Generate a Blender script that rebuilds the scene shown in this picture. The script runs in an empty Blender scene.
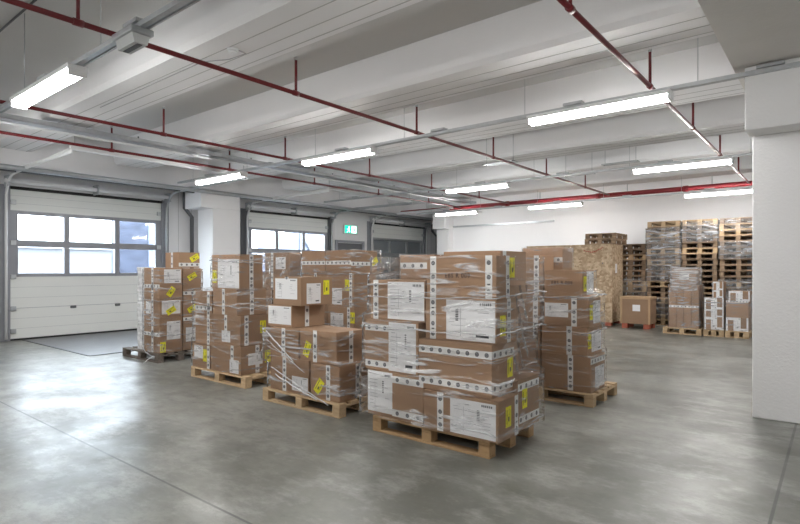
import bpy, bmesh, math, random
from mathutils import Vector, Matrix
R = math.radians
SC = bpy.context.scene
COL = SC.collection

# ---------------------------------------------------------------- camera, world, exposure
cam_d = bpy.data.cameras.new('camera'); cam = bpy.data.objects.new('camera', cam_d); COL.objects.link(cam)
cam.location = (0, 0, 1.5); cam.rotation_euler = (R(90), 0, R(38.9))
cam_d.sensor_width = 36; cam_d.lens = 36 * 542 / 800; cam_d.shift_y = 7 / 800; cam_d.clip_end = 300
SC.camera = cam
SC.view_settings.view_transform = 'Standard'; SC.view_settings.look = 'None'
SC.view_settings.gamma = 1; SC.view_settings.use_curve_mapping = False
SC.view_settings.exposure = 1.86
SKY = 5.0
LAMP = 19.0
w = bpy.data.worlds.new('overcast_sky'); SC.world = w; w.use_nodes = True
wn = w.node_tree
bg = wn.nodes['Background']; bg.inputs['Strength'].default_value = SKY
bg.inputs['Color'].default_value = (.86, .93, 1, 1)
SC.cycles.max_bounces = 10; SC.cycles.diffuse_bounces = 8; SC.cycles.transparent_max_bounces = 24
SC.cycles.use_denoising = True
SC.cycles.sample_clamp_indirect = 8

# ---------------------------------------------------------------- materials
def mat(name, col, rough=.6, metal=0, noise=0, nscale=8, col2=None, bump=0, bscale=40, rand=0, emis=0, spec=.5, stretch=(1, 1, 1), detail=4):
    m = bpy.data.materials.new(name); m.use_nodes = True
    n = m.node_tree.nodes; l = m.node_tree.links; p = n['Principled BSDF']
    p.inputs['Base Color'].default_value = (*col, 1); p.inputs['Roughness'].default_value = rough
    p.inputs['Metallic'].default_value = metal; p.inputs['Specular IOR Level'].default_value = spec
    if emis:
        p.inputs['Emission Color'].default_value = (*col, 1); p.inputs['Emission Strength'].default_value = emis
    if noise or bump or rand:
        tc = n.new('ShaderNodeTexCoord'); mp = n.new('ShaderNodeMapping'); mp.inputs['Scale'].default_value = stretch
        l.new(tc.outputs['Object'], mp.inputs['Vector'])
    out = None
    if noise:
        t = n.new('ShaderNodeTexNoise'); t.inputs['Scale'].default_value = nscale; t.inputs['Detail'].default_value = detail
        l.new(mp.outputs[0], t.inputs['Vector'])
        r = n.new('ShaderNodeMapRange'); r.inputs[1].default_value = .3; r.inputs[2].default_value = .7
        r.inputs[4].default_value = noise
        l.new(t.outputs['Fac'], r.inputs[0])
        mx = n.new('ShaderNodeMix'); mx.data_type = 'RGBA'
        l.new(r.outputs[0], mx.inputs[0]); mx.inputs[6].default_value = (*col, 1)
        mx.inputs[7].default_value = (*(col2 or tuple(c * .6 for c in col)), 1)
        out = mx.outputs[2]
    if rand:
        oi = n.new('ShaderNodeObjectInfo'); hs = n.new('ShaderNodeHueSaturation')
        mr = n.new('ShaderNodeMapRange'); mr.inputs[3].default_value = 1 - rand; mr.inputs[4].default_value = 1 + rand
        l.new(oi.outputs['Random'], mr.inputs[0]); l.new(mr.outputs[0], hs.inputs['Value'])
        if out: l.new(out, hs.inputs['Color'])
        else: hs.inputs['Color'].default_value = (*col, 1)
        out = hs.outputs[0]
    if out: l.new(out, p.inputs['Base Color'])
    if bump:
        t = n.new('ShaderNodeTexNoise'); t.inputs['Scale'].default_value = bscale; t.inputs['Detail'].default_value = 5
        l.new(mp.outputs[0], t.inputs['Vector'])
        b = n.new('ShaderNodeBump'); b.inputs['Strength'].default_value = bump; b.inputs['Distance'].default_value = .01
        l.new(t.outputs['Fac'], b.inputs['Height']); l.new(b.outputs[0], p.inputs['Normal'])
    return m

M = {}
M['wall'] = mat('white_painted_wall', (.85, .85, .86), .7, noise=.25, nscale=1.5, col2=(.79, .79, .80), bump=.15, bscale=60)
M['column'] = mat('white_painted_column', (.86, .86, .87), .65, noise=.3, nscale=2.5, col2=(.79, .79, .80), bump=.35, bscale=45)
M['ceiling'] = mat('pale_grey_concrete', (.66, .66, .66), .75, noise=.4, nscale=1.2, col2=(.60, .60, .60), bump=.2, bscale=30)
M['beam'] = mat('white_concrete', (.84, .84, .855), .6, noise=.35, nscale=1.6, col2=(.77, .77, .785), bump=.15, bscale=30)
M['groove'] = mat('groove_shadow_grey', (.50, .50, .50), .8)
M['soffit'] = mat('raw_girder_concrete', (.74, .72, .70), .8, noise=.5, nscale=3, col2=(.66, .64, .62), bump=.3, bscale=30)
M['panel'] = mat('white_door_panel', (.80, .82, .80), .45, noise=.2, nscale=2, col2=(.75, .77, .75))
M['alu'] = mat('grey_door_frame', (.30, .31, .34), .45, .3)
M['dark'] = mat('dark_grey_metal', (.13, .135, .145), .5, .3)
M['rubber'] = mat('black_rubber', (.02, .02, .02), .8)
M['galv'] = mat('galvanised_steel', (.52, .54, .56), .38, .75, noise=.5, nscale=14, col2=(.4, .42, .44))
M['white_metal'] = mat('white_enamelled_metal', (.82, .83, .84), .35)
M['red'] = mat('dark_red_pipe_paint', (.15, .010, .014), .35, noise=.3, nscale=9, col2=(.10, .007, .010))
M['mainred'] = mat('red_main_pipe_paint', (.26, .018, .026), .35)
M['green'] = mat('exit_green', (.0, .40, .22), .4, emis=.9)
M['signwhite'] = mat('exit_white', (.9, 1, .95), .4, emis=.9)
M['lamp'] = mat('lit_diffuser', (1, .985, .96), .4, emis=LAMP)
M['wood'] = mat('pale_pallet_wood', (.52, .38, .23), .75, noise=.9, nscale=5, col2=(.37, .25, .14), bump=.2, stretch=(1, 5, 5), rand=.15)
M['brownwood'] = mat('brown_pallet_wood', (.40, .26, .13), .8, noise=.9, nscale=5, col2=(.28, .17, .085), bump=.2, stretch=(1, 5, 5))
M['oldwood'] = mat('weathered_pallet_wood', (.30, .21, .135), .85, noise=1, nscale=5, col2=(.15, .10, .065), bump=.2, stretch=(1, 5, 5), rand=.3)
M['greywood'] = mat('dark_pallet_wood', (.17, .14, .12), .85, noise=1, nscale=6, col2=(.09, .075, .06), stretch=(1, 5, 5))
M['card'] = mat('brown_cardboard', (.355, .222, .135), .75, noise=.5, nscale=3, col2=(.275, .168, .10), bump=.12, bscale=12, rand=.13)
M['cardedge'] = mat('cardboard_edge', (.44, .29, .17), .8, rand=.1)
M['cardtape'] = mat('clear_brown_tape', (.27, .16, .09), .35)
M['tape'] = mat('white_printed_tape', (.78, .78, .77), .45)
M['ink'] = mat('black_tape_print', (.045, .047, .055), .6)
M['grey_ink'] = mat('grey_print', (.42, .42, .44), .6)
M['paper'] = mat('white_label_paper', (.80, .80, .81), .5)
M['yellow'] = mat('yellow_sticker', (.86, .80, .02), .5)
M['stamp'] = mat('faded_box_print', (.10, .065, .05), .7)
M['redpaint'] = mat('red_stencil_paint', (.45, .05, .04), .7)
M['orange'] = mat('orange_foot', (.36, .09, .045), .6)
M['plate'] = mat('leveller_steel_plate', (.15, .155, .165), .35, .3, noise=.6, nscale=5, col2=(.10, .105, .115), bump=.1)
M['blue'] = mat('blue_trailer_paint', (.008, .012, .028), .5, noise=1, nscale=1.6, col2=(.035, .045, .075), stretch=(1, 1, 4))
M['bluewhite'] = mat('pale_blue_panel', (.12, .14, .20), .5)
M['outer'] = mat('pale_building_render', (.13, .135, .145), .8)
M['asphalt'] = mat('yard_asphalt', (.16, .16, .165), .9, noise=.4, nscale=2)
M['lens'] = mat('clear_grey_lens', (.62, .64, .64), .15, spec=.8)

def osb():
    m = mat('osb_strand_board', (.47, .35, .21), .8)
    n = m.node_tree.nodes; l = m.node_tree.links; p = n['Principled BSDF']
    tc = n.new('ShaderNodeTexCoord'); mp = n.new('ShaderNodeMapping'); mp.inputs['Scale'].default_value = (16, 16, 18)
    v = n.new('ShaderNodeTexVoronoi'); v.inputs['Scale'].default_value = 1
    cr = n.new('ShaderNodeValToRGB'); e = cr.color_ramp.elements
    e[0].color = (.33, .22, .13, 1); e[1].color = (.62, .48, .33, 1)
    l.new(tc.outputs['Object'], mp.inputs['Vector']); l.new(mp.outputs[0], v.inputs['Vector'])
    sp = n.new('ShaderNodeSeparateColor'); l.new(v.outputs['Color'], sp.inputs[0]); l.new(sp.outputs[0], cr.inputs[0])
    l.new(cr.outputs[0], p.inputs['Base Color'])
    return m
M['osb'] = osb()

def floor_mat():
    m = bpy.data.materials.new('polished_concrete'); m.use_nodes = True
    n = m.node_tree.nodes; l = m.node_tree.links; p = n['Principled BSDF']
    tc = n.new('ShaderNodeTexCoord')
    def noise(s, d=6, r=.6, st=(1, 1, 1), dist=0):
        mp = n.new('ShaderNodeMapping'); mp.inputs['Scale'].default_value = st; l.new(tc.outputs['Object'], mp.inputs[0])
        t = n.new('ShaderNodeTexNoise'); t.inputs['Scale'].default_value = s; t.inputs['Detail'].default_value = d
        t.inputs['Roughness'].default_value = r; t.inputs['Distortion'].default_value = dist; l.new(mp.outputs[0], t.inputs['Vector']); return t.outputs['Fac']
    def rng(i, a, b, c, d):
        r = n.new('ShaderNodeMapRange'); l.new(i, r.inputs[0])
        for k, x in zip((1, 2, 3, 4), (a, b, c, d)): r.inputs[k].default_value = x
        return r.outputs[0]
    def mix(f, a, b, mode='MIX'):
        x = n.new('ShaderNodeMix'); x.data_type = 'RGBA'; x.blend_type = mode
        if isinstance(f, float): x.inputs[0].default_value = f
        else: l.new(f, x.inputs[0])
        for i, q in ((6, a), (7, b)):
            if isinstance(q, tuple): x.inputs[i].default_value = (*q, 1)
            else: l.new(q, x.inputs[i])
        return x.outputs[2]
    big = rng(noise(.5, 7, .62), .42, .60, 0, 1)
    c = mix(big, (.115, .117, .10), (.235, .237, .212))
    c = mix(rng(noise(2.2, 10, .7, (1, 1.6, 1)), .48, .62, 0, .75), c, (.29, .29, .27))
    # fine dark scuffs
    c = mix(rng(noise(4.5, 12, .78, (1, 1.9, 1)), .47, .62, 0, .7), c, (.12, .12, .11))
    c = mix(rng(noise(30, 4, .6), .52, .7, 0, .35), c, (.16, .16, .15))
    sx = n.new('ShaderNodeSeparateXYZ'); l.new(tc.outputs['Object'], sx.inputs[0])
    def line(out, pos, wd, mask=None, strength=1):
        a = n.new('ShaderNodeMath'); a.operation = 'SUBTRACT'; l.new(out, a.inputs[0]); a.inputs[1].default_value = pos
        b = n.new('ShaderNodeMath'); b.operation = 'ABSOLUTE'; l.new(a.outputs[0], b.inputs[0])
        return rng(b.outputs[0], wd * .6, wd, strength, 0)
    for o, ps, wd, s in ((sx.outputs[1], 1.93, .011, .85), (sx.outputs[0], -.31, .012, .8), (sx.outputs[0], -5.9, .008, .35),
                         (sx.outputs[1], 7.0, .008, .5), (sx.outputs[0], -10.9, .008, .4), (sx.outputs[1], 12.0, .008, .5)):
        c = mix(line(o, ps, wd, None, s), c, (.05, .05, .05))
    l.new(c, p.inputs['Base Color'])
    l.new(rng(noise(1.7, 6, .65), .38, .62, .295, .47), p.inputs['Roughness'])
    p.inputs['Specular IOR Level'].default_value = .5
    p.inputs['Coat Weight'].default_value = .12; p.inputs['Coat Roughness'].default_value = .3
    b = n.new('ShaderNodeBump'); b.inputs['Strength'].default_value = .12; b.inputs['Distance'].default_value = .01
    l.new(noise(4, 6, .6), b.inputs['Height']); l.new(b.outputs[0], p.inputs['Normal'])
    return m
M['floor'] = floor_mat()

def film_mat(name, base=.01, streak=.62, scale=(1.3, 1.3, 11), lo=.535, hi=.70, tint=(.80, .81, .83)):
    m = bpy.data.materials.new(name); m.use_nodes = True
    n = m.node_tree.nodes; l = m.node_tree.links; n.remove(n['Principled BSDF'])
    out = n['Material Output']; tr = n.new('ShaderNodeBsdfTransparent'); pr = n.new('ShaderNodeBsdfPrincipled')
    pr.inputs['Base Color'].default_value = (*tint, 1); pr.inputs['Roughness'].default_value = .18; pr.inputs['Specular IOR Level'].default_value = .8
    tc = n.new('ShaderNodeTexCoord'); mp = n.new('ShaderNodeMapping'); mp.inputs['Scale'].default_value = scale
    mp.inputs['Rotation'].default_value = (R(14), R(18), 0)
    l.new(tc.outputs['Object'], mp.inputs[0])
    t = n.new('ShaderNodeTexNoise'); t.inputs['Scale'].default_value = 1.6; t.inputs['Detail'].default_value = 6; t.inputs['Distortion'].default_value = 1.2
    l.new(mp.outputs[0], t.inputs['Vector'])
    r = n.new('ShaderNodeMapRange'); l.new(t.outputs['Fac'], r.inputs[0])
    for k, x in zip((1, 2, 3, 4), (lo, hi, base, streak)): r.inputs[k].default_value = x
    b = n.new('ShaderNodeBump'); b.inputs['Strength'].default_value = .9; b.inputs['Distance'].default_value = .03
    l.new(t.outputs['Fac'], b.inputs['Height']); l.new(b.outputs[0], pr.inputs['Normal'])
    g = n.new('ShaderNodeBsdfGlossy'); g.inputs['Roughness'].default_value = .12; l.new(b.outputs[0], g.inputs['Normal'])
    fr = n.new('ShaderNodeFresnel'); fr.inputs['IOR'].default_value = 1.18; l.new(b.outputs[0], fr.inputs['Normal'])
    m1 = n.new('ShaderNodeMixShader'); l.new(fr.outputs[0], m1.inputs[0]); l.new(tr.outputs[0], m1.inputs[1]); l.new(g.outputs[0], m1.inputs[2])
    m2 = n.new('ShaderNodeMixShader'); l.new(r.outputs[0], m2.inputs[0]); l.new(m1.outputs[0], m2.inputs[1]); l.new(pr.outputs[0], m2.inputs[2])
    l.new(m2.outputs[0], out.inputs[0])
    return m
M['film'] = film_mat('clear_stretch_film')
M['filmheavy'] = film_mat('cloudy_stretch_film', .07, .6, (2, 2, 9), .53, .74)
M['filmdense'] = film_mat('opaque_white_film', .72, .95, (2, 2, 7), .4, .6)
M['filmstack'] = film_mat('grey_stretch_film', .14, .68, (1.6, 1.6, 9), .50, .66, tint=(.62, .63, .65))
M['filmwhite'] = film_mat('dense_white_film', .25, .8, (1.6, 1.6, 12), .44, .72)
def glass():
    m = bpy.data.materials.new('window_glass'); m.use_nodes = True
    n = m.node_tree.nodes; l = m.node_tree.links; n.remove(n['Principled BSDF'])
    tr = n.new('ShaderNodeBsdfTransparent'); tr.inputs[0].default_value = (.93, .96, .98, 1)
    g = n.new('ShaderNodeBsdfGlossy'); g.inputs['Roughness'].default_value = .05
    x = n.new('ShaderNodeMixShader'); x.inputs[0].default_value = .03
    l.new(tr.outputs[0], x.inputs[1]); l.new(g.outputs[0], x.inputs[2]); l.new(x.outputs[0], n['Material Output'].inputs[0])
    return m
M['glass'] = glass()
M['dimglass'] = mat('dim_shuttered_glass', (.20, .22, .24), .25)

# ---------------------------------------------------------------- mesh helpers
class MB:
    def __init__(s): s.b = bmesh.new()
    def box(s, x0, x1, y0, y1, z0, z1, mi=0):
        v = [s.b.verts.new(p) for p in ((x0, y0, z0), (x1, y0, z0), (x1, y1, z0), (x0, y1, z0), (x0, y0, z1), (x1, y0, z1), (x1, y1, z1), (x0, y1, z1))]
        for f in ((3, 2, 1, 0), (4, 5, 6, 7), (0, 1, 5, 4), (1, 2, 6, 5), (2, 3, 7, 6), (3, 0, 4, 7)):
            s.b.faces.new([v[i] for i in f]).material_index = mi
        return s
    def poly(s, pts, mi=0):
        f = s.b.faces.new([s.b.verts.new(p) for p in pts]); f.material_index = mi; return s
    def prism(s, pts, axis_vec, mi=0):
        a = [s.b.verts.new(p) for p in pts]; c = [s.b.verts.new(tuple(Vector(p) + Vector(axis_vec))) for p in pts]
        k = len(pts)
        s.b.faces.new(a).material_index = mi; s.b.faces.new(c[::-1]).material_index = mi
        for i in range(k): s.b.faces.new((a[i], c[i], c[(i + 1) % k], a[(i + 1) % k])).material_index = mi
        return s
    def tube(s, pts, r, n=10, mi=0):
        pts = [Vector(p) for p in pts]; rings = []
        for i, p in enumerate(pts):
            d = (pts[min(i + 1, len(pts) - 1)] - pts[max(i - 1, 0)]).normalized()
            u = d.cross(Vector((0, 0, 1))) if abs(d.z) < .95 else d.cross(Vector((0, 1, 0)))
            u.normalize(); v = d.cross(u)
            rings.append([s.b.verts.new(p + r * (math.cos(2 * math.pi * k / n) * u + math.sin(2 * math.pi * k / n) * v)) for k in range(n)])
        for a, c in zip(rings, rings[1:]):
            for k in range(n):
                f = s.b.faces.new((a[k], a[(k + 1) % n], c[(k + 1) % n], c[k])); f.smooth = True; f.material_index = mi
        for e in (rings[0][::-1], rings[-1]): s.b.faces.new(e).material_index = mi
        return s
    def build(s, name, mats, parent=None, bevel=0, loc=None):
        me = bpy.data.meshes.new(name)
        bmesh.ops.recalc_face_normals(s.b, faces=s.b.faces[:]) if not getattr(s, 'raw', 0) else None
        s.b.to_mesh(me); s.b.free()
        for m in (mats if isinstance(mats, (list, tuple)) else [mats]): me.materials.append(M[m])
        o = bpy.data.objects.new(name, me); COL.objects.link(o)
        if parent: o.parent = parent
        if loc: o.location = loc
        if bevel:
            bv = o.modifiers.new('bevel', 'BEVEL'); bv.width = bevel; bv.segments = 2; bv.limit_method = 'ANGLE'
        return o
def tag(o, label, cat, group=None):
    o['label'] = label; o['category'] = cat
    if group: o['group'] = group
    return o
def empty(name, loc, label=None, cat=None, group=None, rz=0):
    o = bpy.data.objects.new(name, None); COL.objects.link(o); o.location = loc; o.rotation_euler = (0, 0, rz)
    o.empty_display_size = .2
    if label: tag(o, label, cat, group)
    return o
def struct(o): o['kind'] = 'structure'; return o
def S(name, mats, *boxes, bevel=0):
    m = MB()
    for b in boxes: m.box(*b)
    return struct(m.build(name, mats, bevel=bevel))

# ---------------------------------------------------------------- room shell
XL, XR, YF, YB = -13.4, 9.0, -6.0, 17.0
ZC, ZS = 4.25, 3.79
S('floor', 'floor', (XL - .3, XR, YF, 19.6, -.3, 0))
S('ceiling', 'ceiling', (XL - .3, XR, YF, 19.6, ZC, ZC + .2))
# precast ceiling beams along X: sloping near face, grooved soffit
def beam(y):
    m = MB()
    y1 = y + .88
    prof = [(y - .02, ZC), (y + .045, ZS + .06), (y + .085, ZS), (y1 - .10, ZS), (y1 - .05, ZS + .05), (y1, ZC)]
    m.prism([(XL, a, z) for a, z in prof], (XR - XL, 0, 0))
    for g in (.30, .52, .70): m.box(XL, XR, y + g, y + g + .011, ZS - .003, ZS + .001, 1)
    return struct(m.build('ceiling_beam', ['beam', 'groove']))
y = .63 - 2.31 * 2
while y < 17: beam(y); y += 2.31
# left wall with three dock openings
DO = [(3.64, 6.97), (9.5, 12.78), (14.9, 18.2)]
DH = 3.2
m = MB(); prev = YF
for a, b in DO:
    m.box(XL - .3, XL, prev, a, 0, ZC); m.box(XL - .3, XL, a, b, DH, ZC); prev = b
m.box(XL - .3, XL, prev, 19.6, 0, ZC)
for ys in (2.9, 7.38, 7.75, 8.2, 8.9, 13.0, 18.7): m.box(XL, XL + .002, ys, ys + .012, 0, DH + .3, 1)
struct(m.build('wall_left', ['wall', 'groove']))
S('wall_back', 'wall', (-11.7, XR, YB, YB + .25, 0, ZC), (-11.7, -11.45, YB + .25, 19.6, 0, ZC), (XL, -11.45, 19.4, 19.6, 0, ZC))
S('wall_right', 'wall', (XR, XR + .2, YF, YB, 0, ZC))
S('wall_front', 'wall', (XL - .3, XR, YF - .2, YF, 0, ZC))
# girder over the right column and girder over the left columns
S('girder', 'soffit', (-.79, .62, YF, YB, 3.45, ZC - .002))
S('girder', 'beam', (-13.0, -12.3, YF, 19.4, 3.50, ZC - .002))
# columns with their corbels
S('column', 'column', (-.67, .12, 6.5, 7.3, 0, 2.84), (-.70, .62, 6.19, 7.6, 2.84, 3.452), bevel=.012)
S('column', 'column', (-13.0, -12.3, 7.7, 8.5, 0, 3.04), (-13.05, -12.30, 7.37, 8.5, 3.04, 3.52), bevel=.012)
S('column', 'column', (-11.72, -11.18, 16.72, 17.05, 0, 2.98), (-11.72, -11.15, 16.45, 17.02, 2.98, 3.55), bevel=.012)
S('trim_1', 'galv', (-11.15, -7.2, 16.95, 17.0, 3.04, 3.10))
S('trim_2', 'alu', (XL, XL + .05, 13.05, 14.5, 2.42, 2.5), (XL, XL + .05, 13.05, 13.15, 0, 2.42), (XL, XL + .05, 14.4, 14.5, 0, 2.42))
S('baseboard_left', 'dark', (XL, XL + .015, 7.1, 7.68, 0, .1), (XL, XL + .015, 8.5, 9.3, 0, .1))

# ---------------------------------------------------------------- dock doors
SEC = [(0.03, .668, 'p'), (.668, 1.335, 'p'), (1.335, 2.045, 'w'), (2.045, 2.725, 'w'), (2.725, 3.2, 'p')]
for i, (a, b) in enumerate(DO):
    root = struct(empty('door_%d' % (i + 1), (XL, (a + b) / 2, 0)))
    h = (b - a) / 2
    secs = SEC if i < 2 else [(0.03, .668, 'p'), (.668, 1.335, 'w'), (1.335, 2.045, 'w'), (2.045, 2.665, 'w'), (2.665, 3.2, 'p')]
    for z0, z1, k in secs:
        if k == 'p':
            p = MB().box(-.09, -.03, -h + .03, h - .03, z0, z1)
            for q in range(0, 3):
                zz = z0 + (z1 - z0) * q / 3; p.box(-.0305, -.0285, -h + .03, h - .03, zz, zz + (.012 if q == 0 else .005), 1)
            p.build('door_panel', ['panel', 'galv'], root)
        else:
            f = MB(); mw = .10; wd = (2 * h - .06) / 3
            f.box(-.09, -.02, -h + .03, h - .03, z0, z0 + .07); f.box(-.09, -.02, -h + .03, h - .03, z1 - .07, z1)
            for q in range(4):
                yc = -h + .03 + q * wd; e = .16 if q in (0, 3) else .055
                lo = yc - (0 if q == 0 else e); hi = yc + (0 if q == 3 else e)
                f.box(-.09, -.02, lo, hi, z0 + .07, z1 - .07)
            fo = f.build('window_frame', 'alu' if i < 2 else 'galv', root)
            MB().box(-.065, -.055, -h + .15, h - .15, z0 + .05, z1 - .05).build('window_panes', 'glass' if i < 2 else 'dimglass', fo)
    MB().box(-.09, -.02, -h + .03, h - .03, 0, .035).build('bottom_seal', 'rubber', root)
    MB().box(-.03, .03, -h, h, DH - .03, DH + .03).build('top_seal', 'rubber', root)
    for yy in (-h * .25, h * .33):
        MB().box(-.03, 0, yy - .06, yy + .06, .62, .68).build('door_handle', 'dark', root, bevel=.01)
    for z in (.2, .67, 1.34, 2.05, 2.9):
        for sgn in (-1, 1): MB().box(-.03, .02, sgn * (h - .1) - .05, sgn * (h - .1) + .05, z - .05, z + .05).build('hinge', 'galv', root, bevel=.01)
    # jamb cladding, tracks, spring shaft
    for sgn in (-1, 1):
        yj = sgn * (h + .05)
        MB().box(-.05, .03, yj - .09 - (.08 if sgn < 0 else 0), yj + .05 + .04, 0, DH + .05).build('door_jamb', 'dark' if i == 1 else 'alu', root)
        t = MB(); xj = .09
        pts = [(xj, yj, .05), (xj, yj, 2.85)]
        for q in range(1, 8):
            an = q / 7 * math.pi / 2; pts.append((xj + .5 * (1 - math.cos(an)), yj, 2.92 + .5 * math.sin(an)))
        pts.append((3.45, yj, 3.50))
        t.tube(pts, .028, 6); t.box(.55, 3.5, yj - .012, yj + .012, 3.43, 3.50); t.build('door_track', 'white_metal' if sgn < 0 else 'galv', root)
    MB().tube([(.2, -h - .1, 3.31), (.2, h + .1, 3.31)], .045, 12).build('spring_shaft', 'white_metal', root)
    for yy in (-h - .05, 0, h + .05): MB().box(.0, .28, yy - .015, yy + .015, 3.2, 3.42).build('shaft_bracket', 'galv', root)
    MB().box(3.38, 3.46, -h - .05, h + .05, 3.50, 3.57).build('rear_crossbar', 'white_metal', root)
    for sgn in (-1, 1): MB().tube([(3.45, sgn * (h + .0), 3.56), (3.45, sgn * (h + .0), ZS)], .008, 6).build('hanger_strap', 'galv', root)
    if i == 0:
        lp = empty('dock_leveller', (-11.65, 5.1, 0), 'dark steel dock leveller plate set in the floor before the windowed door', 'dock leveller')
        MB().box(-1.7, 1.62, -1.18, 1.12, 0, .008).build('plate', 'plate', lp)
        e = MB(); e.box(1.62, 1.66, -1.2, 1.14, 0, .011); e.box(-1.7, 1.62, -1.22, -1.18, 0, .011); e.box(-1.7, 1.62, 1.12, 1.15, 0, .011)
        e.build('edge_frame', 'dark', lp)
# personnel door with exit sign
pd = struct(empty('door_4', (XL, 13.77, 0)))
MB().box(0.002, .035, -.6, .6, .02, 2.40).build('door_leaf', 'dark', pd)
MB().tube([(.05, .45, 1.05), (.09, .45, 1.05), (.09, .33, 1.05)], .012, 8).build('door_handle', 'galv', pd)
sg = empty('exit_sign', (XL + .02, 13.75, 2.88), 'green and white emergency exit sign with running figure above the grey door', 'sign')
MB().box(0, .07, -.33, .33, -.15, .17).build('housing', 'white_metal', sg, bevel=.01)
MB().box(.07, .075, -.30, .30, -.12, .14).build('face', 'green', sg)
f = MB()   # running figure, doorway and arrow
for q in range(10):
    pass
cx, cz = -.10, .085
f.prism([(.076, cx + .028 * math.cos(a * math.pi / 6), cz + .028 * math.sin(a * math.pi / 6)) for a in range(12)], (.002, 0, 0))
f.prism([(.076, -.12, .05), (.076, -.07, .05), (.076, -.10, -.03), (.076, -.15, -.03)], (.002, 0, 0))
f.prism([(.076, -.12, -.03), (.076, -.10, -.03), (.076, -.05, -.06), (.076, -.08, -.10), (.076, -.095, -.09), (.076, -.075, -.065)], (.002, 0, 0))
f.prism([(.076, -.15, -.03), (.076, -.13, -.03), (.076, -.17, -.10), (.076, -.22, -.10), (.076, -.22, -.085), (.076, -.18, -.085)], (.002, 0, 0))
f.prism([(.076, -.12, .05), (.076, -.12, .03), (.076, -.19, 0), (.076, -.20, .015)], (.002, 0, 0))
f.box(.076, .078, .03, .26, -.11, .13)
f.build('pictogram', 'signwhite', sg)
g = MB(); g.prism([(.0785, .06, .02), (.0785, .14, .02), (.0785, .14, .06), (.0785, .22, 0), (.0785, .14, -.06), (.0785, .14, -.02), (.0785, .06, -.02)], (.001, 0, 0))
g.build('arrow', 'green', sg)

# outside the doors: yard, trailer, far building
S('ground', 'asphalt', (-90, XL - .3, -40, 60, -1.3, -1.2))
t = empty('trailer', (-19, 9.45, -1.2), 'dark blue trailer side seen through the right panes of the first door', 'trailer')
MB().box(-.5, 0, -1.15, -.1, .9, 4.4).build('trailer_body', 'blue', t)
MB().box(-.5, .02, -.1, .5, .9, 4.4).build('trailer_door', 'bluewhite', t)
for k in (-.9, -.4): MB().tube([(-.6, k, .45), (-.3, k, .45)], .45, 20).build('wheel', 'rubber', t)
t = empty('trailer', (-19, 17.3, -1.2), 'pale blue trailer with a sloping strut seen through the second door', 'trailer')
MB().box(-3, 0, -1.1, .9, .9, 4.4).build('trailer_body', 'bluewhite', t)
b_ = MB(); b_.tube([(.05, -.9, 4.3), (.05, .1, 2.8)], .06, 8); b_.tube([(.05, -.95, 4.3), (.05, -.95, 1)], .07, 8); b_.build('strut', 'dark', t)
for k in (-.6, .4): MB().tube([(-.6, k, .45), (-.3, k, .45)], .45, 20).build('wheel', 'rubber', t)
t = empty('warehouse_building', (-48, 18, -1.2), 'long pale low building across the yard beyond the dock doors', 'building')
MB().box(-8, 0, -30, 30, 0, 4.3).build('building_wall', 'outer', t)
MB().box(-8.2, .3, -30.2, 30.2, 4.3, 4.7).build('roof_edge', 'alu', t)

# ---------------------------------------------------------------- services on the ceiling
def pipe(pts, r, name='sprinkler_pipe', mt='red', label='', cat='pipe', group=None, loc=None):
    p0 = Vector(pts[0]); root = empty(name, p0, label, cat, group)
    MB().tube([Vector(q) - p0 for q in pts], r, 12).build('pipe_run', mt, root)
    return root
ZP = 3.53
names = {-1.62: ('rightmost thin red sprinkler branch, ending beside the big column', -2), -4.87: ('long red sprinkler branch crossing the middle of the ceiling', -2),
         -7.9: ('red sprinkler branch left of the middle, behind the nearest lamp', -2), -9.66: ('leftmost red sprinkler branch, under the cable tray', -2)}
for x, (lb, y0) in names.items():
    r = pipe([(x, y0, ZP), (x, 15.2, ZP)], .024, label=lb)
    ys = 1.81 - 2.31
    while ys < 14:
        if not (x == -9.66 and ys < 1.9):
            MB().tube([(0, ys - y0, 0), (0, ys - y0, .38)], .016, 8).build('sprinkler_riser', 'red', r)
            MB().tube([(0, ys - y0, .38), (0, ys - y0, .41)], .024, 8).build('sprinkler_head', 'galv', r)
            MB().tube([(0, ys - y0 - .04, 0), (0, ys - y0 + .04, 0)], .031, 10).build('coupling', 'red', r)
        ys += 2.31
r = pipe([(-12.2, 15.2, ZP), (XR, 15.2, ZP)], .062, mt='mainred', label='thick red sprinkler main running across near the back wall')
for x in (-9.3, -6.9, -4.4, -2.4): MB().tube([(x + 12.2, 0, .0), (x + 12.2, 0, .26)], .012, 6).build('hanger_rod', 'galv', r)
for x in (-8.0, -5.2, -3.0): MB().tube([(x + 12.16, 0, 0), (x + 12.28, 0, 0)], .078, 12).build('coupling', 'mainred', r)
# cable tray and pipes along the left side
t = empty('cable_tray', (-9.38, YF, 3.66), 'galvanised cable tray running along the left side above the red pipe', 'cable tray')
m = MB(); m.box(-.11, .11, .05, 21.5, 0, .006); m.box(-.11, -.10, .05, 21.5, 0, .07); m.box(.10, .11, .05, 21.5, 0, .07)
m.build('tray_channel', 'galv', t)
MB().tube([(.06, .05, .03), (.06, 21.5, .03)], .022, 8).build('power_cable', 'dark', t)
MB().tube([(-.04, .05, -.03), (-.04, 21.5, -.03)], .018, 8).build('power_cable', 'white_metal', t)
for k in range(9): MB().tube([(0, 1.2 + k * 2.31, 0), (0, 1.2 + k * 2.31, .125)], .012, 6).build('hanger_rod', 'dark', t)
for x, z, rr, lb in ((-12.15, 3.42, .05, 'grey steel service pipe running under the left girder'), (-13.2, 3.62, .045, 'thin grey pipe high on the wall over the dock doors'), (-12.62, 3.44, .03, 'dark slim pipe under the left girder')):
    pipe([(x, YF + .1, z), (x, 19.0, z)], rr, 'service_pipe', 'dark' if rr < .046 else 'galv', lb)
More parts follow.
